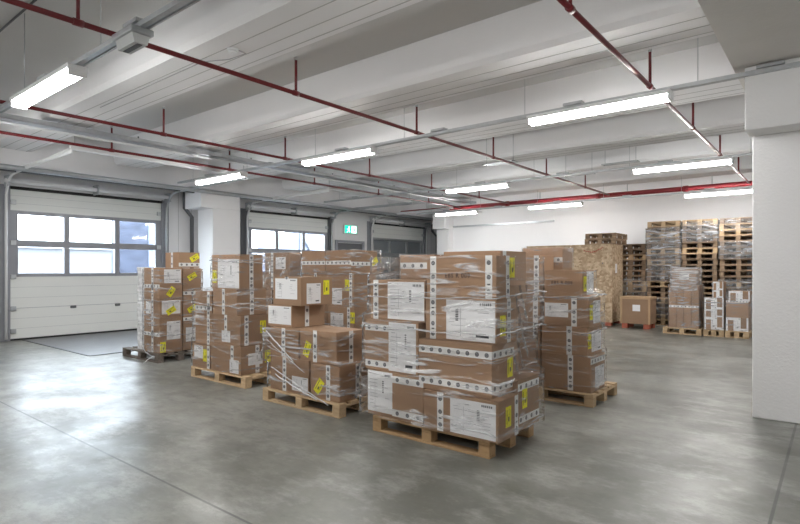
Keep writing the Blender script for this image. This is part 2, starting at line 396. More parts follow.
for (ya, yb, lb) in ((7.42, 7.64, 'dark downpipe beside the left column, with a jog under its corbel'), (18.45, 18.8, 'dark downpipe at the far end of the dock wall')):
    pipe([(-13.15, ya, 3.52), (-13.15, ya, 3.08), (-13.18, yb, 2.86), (-13.18, yb, .0)], .05, 'downpipe', 'dark', lb)
# lighting rows
YR = [-2.3, 2.0, 6.17, 10.5, 14.8]
TZ = 3.36
rown = ['behind the camera', 'nearest the camera', 'in front of the big column', 'third from the camera', 'nearest the back wall']
for j, yv in enumerate(YR):
    x0, x1 = -11.2, (8.5 if j != 2 else 2.5)
    t = empty('lighting_trunking', (0, yv, TZ), 'straight galvanised lighting rail, the row ' + rown[j], 'lighting rail')
    m = MB(); m.box(x0, x1, -.022, .022, 0, .04); m.box(x0, x1, .045, .06, .005, .03); m.build('rail', 'galv', t)
    k = -10.6
    while k < x1:
        MB().tube([(k, 0, .04), (k, 0, (ZS if j in (2, 4) and False else ZC) - TZ)], .004, 5).build('suspension_wire', 'galv', t)
        MB().box(k + .5, k + .72, -.04, .06, .045, .075).build('rail_joint', 'galv', t)
        k += 1.9
LX = [(-9.6, 'left'), (-6.27, 'middle'), (-2.14, 'right'), (4.0, 'far right')]
rw = ['behind the camera', 'nearest row', 'row before the big column', 'third row', 'row by the back wall']
for j, yv in enumerate(YR):
    for xc, cn in LX:
        if j == 3 and cn == 'left': continue
        l_ = {'left': 'leftmost', 'middle': 'middle', 'right': 'right-hand', 'far right': 'rightmost'}[cn]
        t = empty('ceiling_light', (xc + (.09 if j == 1 else 0), yv, TZ), 'lit %s tube light of the %s' % (l_, rw[j]), 'light', 'tube lights under the ceiling')
        MB().box(-.8, .8, -.09, .09, -.045, 0).build('housing', 'white_metal', t, bevel=.008)
        m = MB(); pr = [(.075, -.045), (.066, -.082), (.035, -.102), (-.035, -.102), (-.066, -.082), (-.075, -.045)]
        m.prism([(-.77, a, z) for a, z in pr], (1.54, 0, 0)); m.build('diffuser', 'lamp', t)
        for sx in (-1, 1): MB().box(sx * .785 - .015, sx * .785 + .015, -.078, .078, -.104, -.04).build('end_cap', 'white_metal', t, bevel=.006)
        for sx in (-.6, .6): MB().box(sx - .02, sx + .02, -.04, .04, 0, .01).build('clip', 'galv', t)
t = empty('emergency_light', (-4.32, 2.0, TZ), 'unlit grey emergency light box clipped to the nearest lighting rail', 'light')
MB().box(-.17, .17, -.09, .09, -.05, 0).build('housing', 'galv', t, bevel=.01)
m = MB(); m.prism([(-.14, .07, -.05), (-.14, .05, -.12), (-.14, -.05, -.12), (-.14, -.07, -.05)], (.28, 0, 0)); m.build('lens', 'lens', t)
MB().box(-.12, .12, -.02, .02, -.125, -.12).build('reflector', 'dark', t)
t = empty('ceiling_conduit', (-8.5, 1.95, ZC - .03), 'thin dark conduit under the ceiling at the upper left edge', 'conduit')
MB().tube([(0, 0, 0), (3.0, 0, 0)], .012, 8).build('conduit_run', 'dark', t)
for x, yv, lb in ((-5.3, 9.7, 'small grey cable bracket under the ceiling left of the second light row'), (-4.55, 12.0, 'small grey cable bracket above the pipe end near the back main'), (-3.4, 11.2, 'small grey cable bracket hanging beside the end of the long red pipe')):
    t = empty('cable_bracket', (x, yv, 3.62), lb, 'bracket')
    MB().box(-.35, .35, -.02, .02, 0, .02).box(-.35, .35, .12, .16, 0, .02).box(-.35, -.32, -.02, .16, 0, .02).box(.32, .35, -.02, .16, 0, .02).build('frame', 'galv', t)
    for q in (-.3, .3): MB().tube([(q, .07, .02), (q, .07, ZC - 3.62)], .006, 6).build('hanger_rod', 'galv', t)
# smoke detector and its cable under the ceiling soffit
t = empty('smoke_detector', (-4.9, 3.3, ZS), 'small white smoke detector on the ceiling with looping cable', 'smoke detector')
MB().tube([(0, 0, 0), (0, 0, -.02)], .06, 16).build('base', 'white_metal', t)
MB().tube([(0, 0, -.02), (0, 0, -.05)], .045, 16).build('sensor', 'white_metal', t)
MB().tube([(-3.2, 0, -.008), (-.55, -.02, -.008), (-.25, .12, -.01), (.03, .14, -.01), (.04, .04, -.01)], .006, 6).build('cable', 'grey_ink', t)

# ---------------------------------------------------------------- pallets
def pallet_meshes(lx, ly):
    out = []
    top = MB(); n = 5; bw = .11; gap = (ly - n * bw) / (n - 1)
    for k in range(n): y0 = -ly / 2 + k * (bw + gap); top.box(-lx / 2, lx / 2, y0, y0 + bw, .122, .144)
    out.append(('deck_boards', top))
    for cx in (-lx / 2 + .05, 0, lx / 2 - .05): out.append(('cross_board', MB().box(cx - .05, cx + .05, -ly / 2, ly / 2, .100, .122)))
    for cy in (-ly / 2 + .05, 0, ly / 2 - .05):
        b = MB(); b.box(-lx / 2, lx / 2, cy - .05, cy + .05, 0, .022); out.append(('bottom_board', b))
        for cx in (-lx / 2 + .05, 0, lx / 2 - .05):
            q = MB(); q.box(cx - .05, cx + .05, cy - .05, cy + .05, .022, .100); out.append(('block', q))
    return out
def near_pallet(x0, x1, y0, y1, label, mt='wood'):
    r = empty('pallet', ((x0 + x1) / 2, (y0 + y1) / 2, 0), label, 'pallet', 'pallets under the loads')
    for nm, b in pallet_meshes(x1 - x0, y1 - y0): b.build(nm, mt, r, bevel=.004)
    return r
near_pallet(-3.36, -2.13, 3.76, 4.56, 'pale wooden pallet under the nearest, biggest box stack', 'brownwood')
near_pallet(-5.12, -3.88, 3.84, 4.64, 'pale wooden pallet under the uneven unwrapped-looking stack second from the front')
near_pallet(-7.03, -5.76, 4.06, 4.86, 'wooden pallet under the third stack, left of the uneven stack')
near_pallet(-9.62, -8.40, 4.28, 5.08, 'dark weathered pallet under the leftmost stack by the dock door', 'greywood')
near_pallet(-3.26, -2.05, 5.86, 6.68, 'wooden pallet under the stack behind and right of the nearest one')
near_pallet(-6.9, -5.6, 5.86, 6.66, 'pallet under the rear stack hidden behind the uneven stack', 'wood')
near_pallet(-7.86, -7.06, 5.86, 6.66, 'small pallet under the rear wrapped column behind the third stack', 'wood')

# ---------------------------------------------------------------- cardboard boxes
def fp(x0, x1, y0, y1, z0, z1, face, u, v, off):
    if face == 'F': return (x0 + u * (x1 - x0), y0 - off, z0 + v * (z1 - z0))
    if face == 'R': return (x1 + off, y0 + u * (y1 - y0), z0 + v * (z1 - z0))
    if face == 'T': return (x0 + u * (x1 - x0), y0 + v * (y1 - y0), z1 + off)
def fsize(x0, x1, y0, y1, z0, z1, face):
    return {'F': (x1 - x0, z1 - z0), 'R': (y1 - y0, z1 - z0), 'T': (x1 - x0, y1 - y0)}[face]
def cardboard_box(x0, x1, y0, y1, z0, z1, label, feats=(), group=None, mt='card', tw=.062):
    rng = random.Random(label)
    root = empty('cardboard_box', ((x0 + x1) / 2, (y0 + y1) / 2, z0), label, 'box', group)
    W, D, H = x1 - x0, y1 - y0, z1 - z0
    e = .0015; B = (-W / 2 + e, W / 2 - e, -D / 2 + e, D / 2 - e, e, H - e)
    m = MB()
    g = .003   # main body plus two closing flaps on top with a slit between them
    m.box(B[0], B[1], B[2], B[3], B[4], B[5] - .004)
    m.box(B[0], B[1], B[2], -g, B[5] - .004, B[5]); m.box(B[0], B[1], g, B[3], B[5] - .004, B[5])
    # slightly bowed panels
    bmesh.ops.subdivide_edges(m.b, edges=[ed for ed in m.b.edges if ed.calc_length() > .15], cuts=2, use_grid_fill=True)
    for v in m.b.verts:
        fx, fy, fz = v.co.x / (W / 2), v.co.y / (D / 2), (v.co.z - H / 2) / (H / 2)
        bow = rng.uniform(.001, .003)
        if abs(fx) > .98 and abs(fy) < .9 and abs(fz) < .9: v.co.x -= math.copysign(.0012, fx)
        if abs(fy) > .98 and abs(fx) < .9 and abs(fz) < .9: v.co.y -= math.copysign(.0012, fy)
    m.build('carton', mt, root, bevel=.006)
    for ft in feats:
        k, face = ft[0], ft[1]
        fw, fh = fsize(*B, face)
        P = lambda u, v, off: fp(*B, face, u, v, off)
        def rect(mb, u0, u1, v0, v1, off, mi): mb.poly([P(u0, v0, off), P(u1, v0, off), P(u1, v1, off), P(u0, v1, off)], mi)
        def slab(mb, u0, u1, v0, v1, off, mi):
            a = [P(u0, v0, 0.0002), P(u1, v0, 0.0002), P(u1, v1, 0.0002), P(u0, v1, 0.0002)]; b = [P(u0, v0, off), P(u1, v0, off), P(u1, v1, off), P(u0, v1, off)]
            va = [mb.b.verts.new(p) for p in a]; vb = [mb.b.verts.new(p) for p in b]
            mb.b.faces.new(vb).material_index = mi
            for i in range(4): mb.b.faces.new((va[i], va[(i + 1) % 4], vb[(i + 1) % 4], vb[i])).material_index = mi
        if k in 'vh':       # printed tape: ('v', face, pos, start, end)
            pos = ft[2]; a = ft[3] if len(ft) > 3 else 0; b = ft[4] if len(ft) > 4 else 1
            t = MB(); L = fh if k == 'v' else fw; Wd = fw if k == 'v' else fh
            hw = tw / 2 / Wd
            if k == 'v': slab(t, pos - hw, pos + hw, a, b, .0012, 0)
            else: slab(t, a, b, pos - hw, pos + hw, .0012, 0)
            step = tw * 1.42; nn = max(1, int((b - a) * L / step)); 
            for q in range(nn):
                c = a + (q + .5) / nn * (b - a)
                rr = tw * .30
                pts = []
                for s_, mi, off in ((1, 1, .002), (.55, 2, .0026), (.30, 1, .0032)):
                    pts = []
                    for an in range(12):
                        du, dv = rr * s_ * math.cos(an * math.pi / 6), rr * s_ * math.sin(an * math.pi / 6)
                        if k == 'v': pts.append(P(pos + du / fw, c + dv / fh, off))
                        else: pts.append(P(c + du / fw, pos + dv / fh, off))
                    t.poly(pts, mi)
                if k == 'v' and nn > 2 and q < nn - 1 and q % 2 == 0:
                    cc = a + (q + 1) / nn * (b - a)
                    rect(t, pos - .014 / fw, pos + .014 / fw, cc - .005 / fh, cc + .005 / fh, .002, 1)
            t.build('printed_tape', ['tape', 'ink', 'grey_ink'], root)
        elif k == 'l':      # shipping label: ('l', face, u0, u1, v0, v1)
            u0, u1, v0, v1 = ft[2:6]; t = MB(); slab(t, u0, u1, v0, v1, .0018, 0)
            du, dv = u1 - u0, v1 - v0
            q = lambda a, b, c, d, mi=1: rect(t, u0 + a * du, u0 + b * du, v0 + c * dv, v0 + d * dv, .0026, mi)
            for s_ in range(6):
                q(.70 + s_ * .04, .725 + s_ * .04, .88, .94)
            bx = rng.choice((.58, .2, .6))
            for s_ in range(7): q(bx, bx + .06, .48 + s_ * .045, .48 + s_ * .045 + rng.uniform(.015, .03))
            for s_ in range(9):
                vv = .10 + s_ * .085
                if rng.random() < .75:
                    a = rng.uniform(.05, .12); q(a, a + rng.uniform(.12, .38), vv, vv + .014, 2)
                if rng.random() < .4: a = rng.uniform(.66, .72); q(a, a + rng.uniform(.08, .22), vv, vv + .014, 2)
            q(.30, .31, .1, .8, 2)
            if rng.random() < .6: q(.62, .88, .10, .16)
            t.build('shipping_label', ['paper', 'ink', 'grey_ink'], root)
        elif k == 'y':      # yellow sticker: ('y', face, u, v, rot)
            u, v = ft[2], ft[3]; ro = R(ft[4]) if len(ft) > 4 else 0; sc = ft[5] if len(ft) > 5 else 1.1
            t = MB()
            def q(a, b, c, d, off, mi):
                pts = []
                for x, y_ in ((a, c), (b, c), (b, d), (a, d)):
                    X = x * math.cos(ro) - y_ * math.sin(ro); Y = x * math.sin(ro) + y_ * math.cos(ro)
                    pts.append(P(u + X * sc / fw, v + Y * sc / fh, off))
                t.poly(pts, mi)
            q(-.042, .042, -.075, .075, .003, 0)
            q(-.026, -.020, -.05, .055, .0038, 1); q(-.004, .012, -.035, .0, .0038, 1); q(.020, .025, -.03, .05, .0038, 1)
            t.build('yellow_sticker', ['yellow', 'ink'], root)
        elif k == 's':      # faded printed code
            cu = bpy.data.curves.new('box_print', 'FONT'); cu.body = ft[2]; cu.size = .052; cu.align_x = 'CENTER'; cu.space_character = 1.15; cu.offset = .0012
            cu.materials.append(M['stamp'])
            o = bpy.data.objects.new('printed_code', cu); COL.objects.link(o)
            me = bpy.data.meshes.new_from_object(o); bpy.data.objects.remove(o)
            o = bpy.data.objects.new('printed_code', me); COL.objects.link(o); o.parent = root
            o.location = P(.46, .48, .0015); o.rotation_euler = (R(90), 0, 0)
    return root
CB = cardboard_box
G_A, G_B, G_C, G_D, G_E, G_G = ('boxes on the nearest pallet', 'boxes on the uneven stack', 'boxes on the third stack', 'boxes on the leftmost stack',
    'boxes on the stack behind the nearest one', 'boxes on the rear stacks')
# nearest stack
CB(-3.44, -2.79, 3.78, 4.17, .144, .56, 'box at bottom left of the nearest stack, tall white label covering its left half', [('l', 'F', .0, .46, .08, .99), ('h', 'F', .86, .46, 1), ('h', 'F', .13, .46, 1)], G_A)
CB(-2.76, -2.04, 3.74, 4.10, .144, .47, 'box at bottom right of the nearest stack, wide white label below two tape bands', [('v', 'F', .24), ('l', 'F', .38, .97, .04, .92), ('y', 'R', .45, .55), ('v', 'R', .85)], G_A)
CB(-2.77, -2.07, 4.13, 4.54, .144, .57, 'low box at right rear of the nearest stack, yellow sticker on its side', [('h', 'R', .85), ('h', 'R', .2), ('y', 'R', .3, .6)], G_A)
CB(-2.84, -2.12, 3.78, 4.16, .47, .90, 'wide box in the nearest stack with two horizontal bands of dotted tape', [('h', 'F', .80), ('h', 'F', .17), ('h', 'R', .80), ('h', 'R', .17), ('y', 'R', .8, .5)], G_A)
CB(-3.49, -2.86, 3.80, 4.18, .56, 1.03, 'box at mid left of the nearest stack, tall label at its right end', [('h', 'F', .84, 0, .46), ('h', 'F', .12, 0, .46), ('l', 'F', .46, .96, .02, .97), ('h', 'F', .25, .96, 1)], G_A)
CB(-3.44, -2.80, 3.82, 4.19, 1.03, 1.40, 'upper left box of the nearest stack, tape strip at its left and large label', [('v', 'F', .10), ('l', 'F', .33, .985, .03, .96)], G_A)
CB(-2.78, -2.09, 3.80, 4.14, .90, 1.26, 'box under the topmost in the nearest stack, large landscape label', [('v', 'F', .11), ('l', 'F', .31, .985, .03, .96), ('v', 'R', .62), ('y', 'R', .3, .4)], G_A)
CB(-2.77, -2.09, 3.80, 4.12, 1.26, 1.61, 'topmost front box of the nearest stack, two tape strips and a faded code', [('v', 'F', .10), ('v', 'F', .90), ('s', 'F', 'EBS R 009'), ('v', 'R', .6), ('y', 'R', .82, .72)], G_A)
CB(-3.42, -2.82, 4.21, 4.55, .144, .78, 'lower rear left box of the nearest stack, mostly hidden', [], G_A)
CB(-3.42, -2.82, 4.21, 4.55, .78, 1.40, 'upper rear left box of the nearest stack, mostly hidden', [], G_A)
CB(-3.40, -2.98, 4.22, 4.54, 1.40, 1.64, 'small film-covered box on top at the rear left of the nearest stack', [('h', 'F', .55)], G_A)
CB(-2.80, -2.27, 4.19, 4.54, .57, 1.22, 'tall rear right box of the nearest stack behind loose glossy film', [('v', 'R', .5)], G_A)
CB(-2.84, -2.25, 4.16, 4.66, 1.22, 1.66, 'top rear right box of the nearest stack with a yellow sticker', [('y', 'R', .35, .55), ('v', 'R', .15)], G_A)
# second stack
CB(-5.03, -4.38, 3.88, 4.42, .144, .52, 'bottom left box of the uneven stack, small label at lower right', [('v', 'F', .38), ('l', 'F', .58, .98, .08, .5)], G_B)
CB(-4.35, -3.92, 3.88, 4.32, .144, .51, 'bottom right box of the uneven stack with yellow sticker and side label', [('v', 'F', .62), ('y', 'F', .30, .35, -35), ('v', 'R', .62), ('l', 'R', .7, .98, .1, .6)], G_B)
CB(-4.54, -3.98, 3.90, 4.33, .512, .85, 'box at mid right of the uneven stack, sticker near its left corner', [('v', 'F', .42), ('y', 'F', .20, .38, -20), ('v', 'R', .5)], G_B)
CB(-5.06, -4.57, 3.90, 4.42, .522, .84, 'middle left box of the uneven stack, partly under streaked film', [('v', 'F', .48)], G_B)
CB(-5.17, -4.74, 3.95, 4.45, .84, 1.09, 'second box from the top of the uneven stack, white label on the front', [('l', 'F', .03, .97, .12, .95), ('v', 'R', .45)], G_B)
CB(-5.07, -4.59, 3.95, 4.43, 1.09, 1.41, 'topmost box of the uneven stack, a label on each visible side', [('l', 'F', .08, .88, .22, .95), ('l', 'R', .18, .62, .06, .78), ('y', 'R', .80, .62), ('v', 'F', .5, .95, 1)], G_B)
CB(-4.35, -3.95, 4.36, 4.62, .144, .60, 'rear box of the uneven stack, mostly hidden behind the others', [], G_B)
# third stack
CB(-7.04, -6.60, 4.09, 4.62, .144, .46, 'bottom left box of the third stack with a yellow sticker', [('l', 'F', .1, .6, .4, .95), ('y', 'F', .72, .55), ('v', 'F', .9)], G_C)
CB(-6.58, -5.90, 4.09, 4.60, .144, .51, 'bottom right box of the third stack with labels on two sides', [('l', 'F', .64, .93, .03, .5), ('v', 'F', .72, .5, 1), ('l', 'R', .22, .66, .3, .72), ('y', 'R', .82, .55), ('v', 'R', .5, 0, .3), ('v', 'R', .5, .72, 1)], G_C)
CB(-6.57, -5.93, 4.10, 4.58, .51, .90, 'box second from the bottom in the third stack, sticker on its right side', [('v', 'F', .50, .45, 1), ('l', 'F', .36, .66, .08, .46), ('v', 'R', .2), ('y', 'R', .74, .58)], G_C)
CB(-6.55, -6.00, 4.10, 4.56, .90, 1.24, 'box below the topmost in the third stack, one tape strip per side', [('v', 'F', .45), ('v', 'R', .5)], G_C)
CB(-6.57, -5.94, 4.10, 4.46, 1.24, 1.69, 'topmost box of the third stack with a big white label', [('l', 'F', .22, .98, .02, .86), ('y', 'F', .1, .35), ('v', 'R', .5)], G_C)
CB(-7.02, -6.61, 4.12, 4.60, .46, .84, 'middle box of the low left column in the third stack', [('v', 'F', .8)], G_C)
CB(-7.02, -6.61, 4.12, 4.60, .84, 1.19, 'top box of the low left column in the third stack, horizontal tape', [('h', 'F', .35), ('v', 'F', .8)], G_C)
# leftmost stack
CB(-8.95, -8.44, 4.33, 4.72, .144, .74, 'bottom box of the leftmost stack, label and yellow sticker on its side', [('v', 'F', .55), ('l', 'R', .32, .92, .35, .85), ('y', 'R', .15, .16, 0), ('h', 'F', .5)], G_D)
CB(-8.95, -8.44, 4.33, 4.72, .74, 1.02, 'middle box of the leftmost stack with a label on both sides', [('v', 'F', .55), ('l', 'F', .12, .45, .1, .85), ('l', 'R', .1, .92, .1, .9), ('y', 'R', .5, .3, -60)], G_D)
CB(-8.95, -8.44, 4.33, 4.72, 1.02, 1.52, 'tall upper box of the leftmost stack, tilted yellow sticker', [('v', 'F', .55), ('l', 'R', .2, .95, .5, .95), ('y', 'R', .5, .22, -35, 1.1), ('h', 'F', .4)], G_D)
for q, (z0, z1, nm) in enumerate(((.144, .62, 'bottom'), (.62, 1.05, 'middle'), (1.05, 1.515, 'top'))):
    CB(-8.96, -8.46, 4.745, 5.07, z0, z1, nm + ' box of the rear column in the leftmost stack', [('l', 'R', .15, .7, .3, .8)] if q == 0 else [('y', 'R', .5, .3 + .2 * q, -60), ('h', 'R', .1)], G_D)
    CB(-9.22, -8.97, 4.38, 4.74, z0, z1, nm + ' white-wrapped narrow box on the left of the leftmost stack', [], G_D)
CB(-8.92, -8.48, 4.68, 5.06, 1.52, 1.78, 'topmost box of the leftmost stack, set back, tape near its base', [('h', 'R', .2), ('y', 'R', .75, .65, -60), ('v', 'F', .5)], G_D)
# stack behind and right of the nearest
CB(-2.66, -2.09, 5.90, 6.36, .144, .54, 'bottom right box of the stack behind the nearest one, side label', [('v', 'F', .6), ('l', 'R', .3, .95, .08, .68), ('h', 'R', .86)], G_E)
CB(-2.66, -2.13, 5.90, 6.38, .54, .86, 'box second from the bottom, right column of the stack behind the nearest', [('v', 'F', .62), ('l', 'R', .3, .95, .1, .8), ('y', 'R', .15, .5)], G_E)
CB(-2.63, -2.11, 5.90, 6.28, .86, 1.18, 'box with a landscape front label in the stack behind the nearest', [('v', 'F', .68), ('l', 'F', .02, .55, .30, .80), ('l', 'R', .35, .95, .1, .9), ('y', 'R', .18, .5)], G_E)
CB(-2.62, -2.18, 5.90, 6.26, 1.18, 1.49, 'topmost right box of the stack behind the nearest one', [('l', 'R', .35, .95, .1, .95), ('y', 'R', .2, .5), ('s', 'F', 'EBS R 009')], G_E)
CB(-3.22, -2.68, 5.90, 6.30, .144, .70, 'bottom left box of the stack behind the nearest one', [], G_E)
CB(-3.22, -2.68, 5.90, 6.30, .70, 1.20, 'middle left box of the stack behind the nearest one', [('v', 'F', .9)], G_E)
CB(-3.22, -2.68, 5.90, 6.30, 1.20, 1.66, 'top left box of the stack behind the nearest one', [('v', 'F', .92)], G_E)
CB(-3.10, -2.62, 6.39, 6.64, .144, .80, 'lower rear box of the stack behind the nearest one, hidden', [], G_E)
CB(-3.10, -2.62, 6.39, 6.64, .80, 1.49, 'upper rear box of the stack behind the nearest one, hidden', [], G_E)
CB(-3.10, -2.58, 6.32, 6.64, 1.49, 1.76, 'topmost rear box behind the nearest stack, dotted tape band across', [('h', 'F', .45)], G_E)
# rear stacks
CB(-6.82, -6.27, 5.9, 6.5, 1.44, 1.79, 'top left box of the rear stack below the second door, dotted band', [('h', 'F', .45)], G_G)
CB(-6.26, -5.71, 5.9, 6.5, 1.44, 1.79, 'top right film-covered box of the rear stack, yellow sticker at its corner', [('h', 'F', .45), ('h', 'R', .4), ('y', 'R', .88, .5, -60)], G_G)
CB(-6.21, -5.65, 5.9, 6.4, .92, 1.44, 'upper right box of the rear stack, white label and dotted strip', [('l', 'F', .05, .55, .06, .55), ('v', 'F', .88), ('y', 'F', .75, .65)], G_G)
CB(-6.21, -5.65, 5.9, 6.4, .53, .92, 'middle right box of the rear stack, partly visible label', [('l', 'F', .1, .6, .2, .75), ('v', 'F', .8), ('y', 'F', .95, .6)], G_G)
CB(-6.21, -5.65, 5.9, 6.4, .144, .53, 'bottom right box of the rear stack', [('v', 'F', .6)], G_G)
for z0, z1, nm in ((.144, .6, 'bottom'), (.6, 1.02, 'middle'), (1.02, 1.44, 'upper')):
    CB(-6.80, -6.24, 5.92, 6.42, z0, z1, nm + ' left box of the rear stack behind the uneven stack', [('v', 'F', .5)], G_G)
for z0, z1, nm in ((.144, .75, 'bottom'), (.75, 1.40, 'middle'), (1.40, 1.78, 'topmost film-covered')):
    CB(-7.80, -7.14, 5.9, 6.5, z0, z1, nm + ' box of the rear column behind the third stack', [('v', 'F', .3), ('l', 'F', .45, .85, .25, .8)], G_G)

# ---------------------------------------------------------------- stretch film round the loads
def film(name_label, boxes, z0, z1, mt='film', seed=0, off=.012, amp=.014, ropes=(), step=.035, nper=26):
    rg = random.Random(seed)
    cx = sum((b[0] + b[1]) / 2 for b in boxes) / len(boxes); cy = sum((b[2] + b[3]) / 2 for b in boxes) / len(boxes)
    root = empty('stretch_film', (cx, cy, z0), name_label, 'plastic wrap')
    def hull(z, mg=.05):
        bs = [b for b in boxes if b[4] - mg <= z <= b[5] + mg] or [min(boxes, key=lambda b: min(abs(b[4] - z), abs(b[5] - z)))]
        return (min(b[0] for b in bs), max(b[1] for b in bs), min(b[2] for b in bs), max(b[3] for b in bs))
    def ring(z, o):
        x0, x1, y0, y1 = hull(z); x0 -= o; x1 += o; y0 -= o; y1 += o; pts = []
        for k in range(4 * nper):
            s_, q = divmod(k, nper); f = q / nper
            pts.append(((x0 + f * (x1 - x0), y0), (x1, y0 + f * (y1 - y0)), (x1 - f * (x1 - x0), y1), (x0, y1 - f * (y1 - y0)))[s_])
        return pts
    ph = [rg.uniform(0, 6.28) for _ in range(6)]
    m = MB(); rows = []; n = int((z1 - z0) / step)
    for i in range(n + 1):
        z = z0 + (z1 - z0) * i / n; row = []
        for k, (x, y) in enumerate(ring(z, off)):
            a = amp * (.5 + .28 * math.sin(k * .9 + z * 17 + ph[0]) + .22 * math.sin(k * 2.1 - z * 31 + ph[1])) + rg.uniform(0, amp * .25)
            s_ = k // nper; dx, dy = ((0, -1), (1, 0), (0, 1), (-1, 0))[s_]
            row.append(m.b.verts.new((x + dx * a - cx, y + dy * a - cy, z - z0)))
        rows.append(row)
    N = 4 * nper
    for a, b in zip(rows, rows[1:]):
        for k in range(N):
            f = m.b.faces.new((a[k], a[(k + 1) % N], b[(k + 1) % N], b[k])); f.smooth = True
    m.build('film_sheet', mt, root)
    for zr, ti in ropes:
        pts = []
        for k, (x, y) in enumerate(ring(zr, off + amp + .006)):
            pts.append((x - cx, y - cy, zr - z0 + ti * math.sin(k / N * 6.28 + ph[2]) + .006 * math.sin(k * .7)))
        pts.append(pts[0])
        r_ = MB().tube(pts, .006, 6); r_.build('twisted_film_strand', 'filmwhite', root)
    return root
A_ = [(-3.49, -2.04, 3.74, 4.55, .10, .57), (-3.49, -2.10, 3.78, 4.55, .57, 1.03), (-3.44, -2.09, 3.80, 4.66, 1.03, 1.42), (-3.40, -2.09, 3.80, 4.66, 1.42, 1.64)]
film('clear stretch film round the nearest stack of boxes', A_, .150, 1.615, 'film', 1, ropes=((1.27, .03), (.98, .02)), off=.01, amp=.008)
def strands(root, lines, seed):
    rg = random.Random(seed)
    for p, q in lines:
        pts = []
        for k in range(15):
            f = k / 14; v = Vector(p).lerp(Vector(q), f) - root.location
            pts.append(v + Vector((0, -.008 * math.sin(f * math.pi), rg.uniform(-.006, .006))))
        MB().tube(pts, rg.uniform(.003, .007), 6).build('twisted_film_strand', 'filmdense', root)
B_ = [(-5.06, -3.92, 3.88, 4.62, .1, .52), (-5.17, -3.98, 3.9, 4.45, .5, .86)]
fB = film('clear stretch film low round the uneven stack of boxes', B_, .150, .83, 'film', 2, off=.01, amp=.01)
strands(fB, [((-5.08, 3.86, .80), (-4.58, 3.84, .50)), ((-5.08, 3.86, .70), (-4.40, 3.84, .40)), ((-5.06, 3.86, .62), (-4.52, 3.84, .52)), ((-4.98, 3.85, .40), (-4.02, 3.82, .12)), ((-4.90, 3.85, .32), (-4.20, 3.83, .14))], 4)
C_ = [(-7.04, -5.90, 4.09, 4.62, .1, .5), (-7.02, -5.93, 4.10, 4.6, .5, 1.2), (-6.57, -5.94, 4.1, 4.56, 1.2, 1.7)]
film('clear stretch film round the third stack of boxes', C_, .150, 1.68, 'film', 3, ropes=((1.60, .02), (1.02, .02)), off=.01, amp=.01)
D_ = [(-8.96, -8.44, 4.33, 5.07, .1, 1.52), (-8.95, -8.46, 4.66, 5.07, 1.58, 1.78)]
fD = film('stretch film round the leftmost stack of boxes by the dock door', D_, .150, 1.50, 'film', 4, ropes=((1.0, .02), (.45, .03)), off=.01, amp=.012)
film('dense white film round the narrow boxes on the leftmost stack', [(-9.23, -8.975, 4.375, 4.745,   .1, 1.5)], .15, 1.53, 'filmdense', 14, off=.006, amp=.02, nper=14)
strands(fD, [((-9.1, 4.30, .40), (-8.75, 4.26, .15)), ((-8.75, 4.26, .15), (-8.42, 4.24, .10)), ((-8.44, 4.24, .12), (-8.50, 4.10, .02))], 5)
E_ = [(-3.22, -2.09, 5.9, 6.38, .1, .54), (-3.22, -2.11, 5.9, 6.38, .54, 1.2), (-3.22, -2.18, 5.9, 6.30, 1.2, 1.6)]
film('clear stretch film round the stack behind the nearest one', E_, .150, 1.49, 'film', 5, ropes=((1.19, .02), (.80, .02)), off=.01, amp=.012)
film('white crumpled film round the topmost box behind the nearest stack', [(-3.10, -2.58, 6.32, 6.64, 1.49, 1.78)], 1.52, 1.77, 'filmheavy', 6, off=.006, amp=.012)
film('clear film round the rear stack behind the uneven stack', [(-6.82, -5.65, 5.9, 6.5, .1, 1.8)], .15, 1.80, 'film', 7, ropes=((1.43, .01),), off=.01)
film('cloudy film round the rear column behind the third stack', [(-7.80, -7.14, 5.9, 6.5, .1, 1.8)], .15, 1.79, 'filmheavy', 8, off=.01)
film('crumpled cloudy film round the small top rear box of the nearest stack', [(-3.40, -2.98, 4.22, 4.54, 1.4, 1.64)], 1.41, 1.65, 'filmheavy', 9, off=.006, amp=.015)
# loose hanging sheet on the right of the nearest stack
t = MB(); rows = []
rg = random.Random(11)
for i in range(22):
    row = []
    for k in range(12):
        row.append(t.b.verts.new((.03 * math.sin(k * 1.7 + i * .8) + rg.uniform(-.008, .008), k * .034, i * .036)))
    rows.append(row)
for a, b in zip(rows, rows[1:]):
    for k in range(11): t.b.faces.new((a[k], a[k + 1], b[k + 1], b[k])).smooth = True
o = t.build('loose_film', 'filmheavy', loc=(-2.19, 4.17, .60)); tag(o, 'loose glossy film hanging at the right rear of the nearest stack', 'plastic wrap')

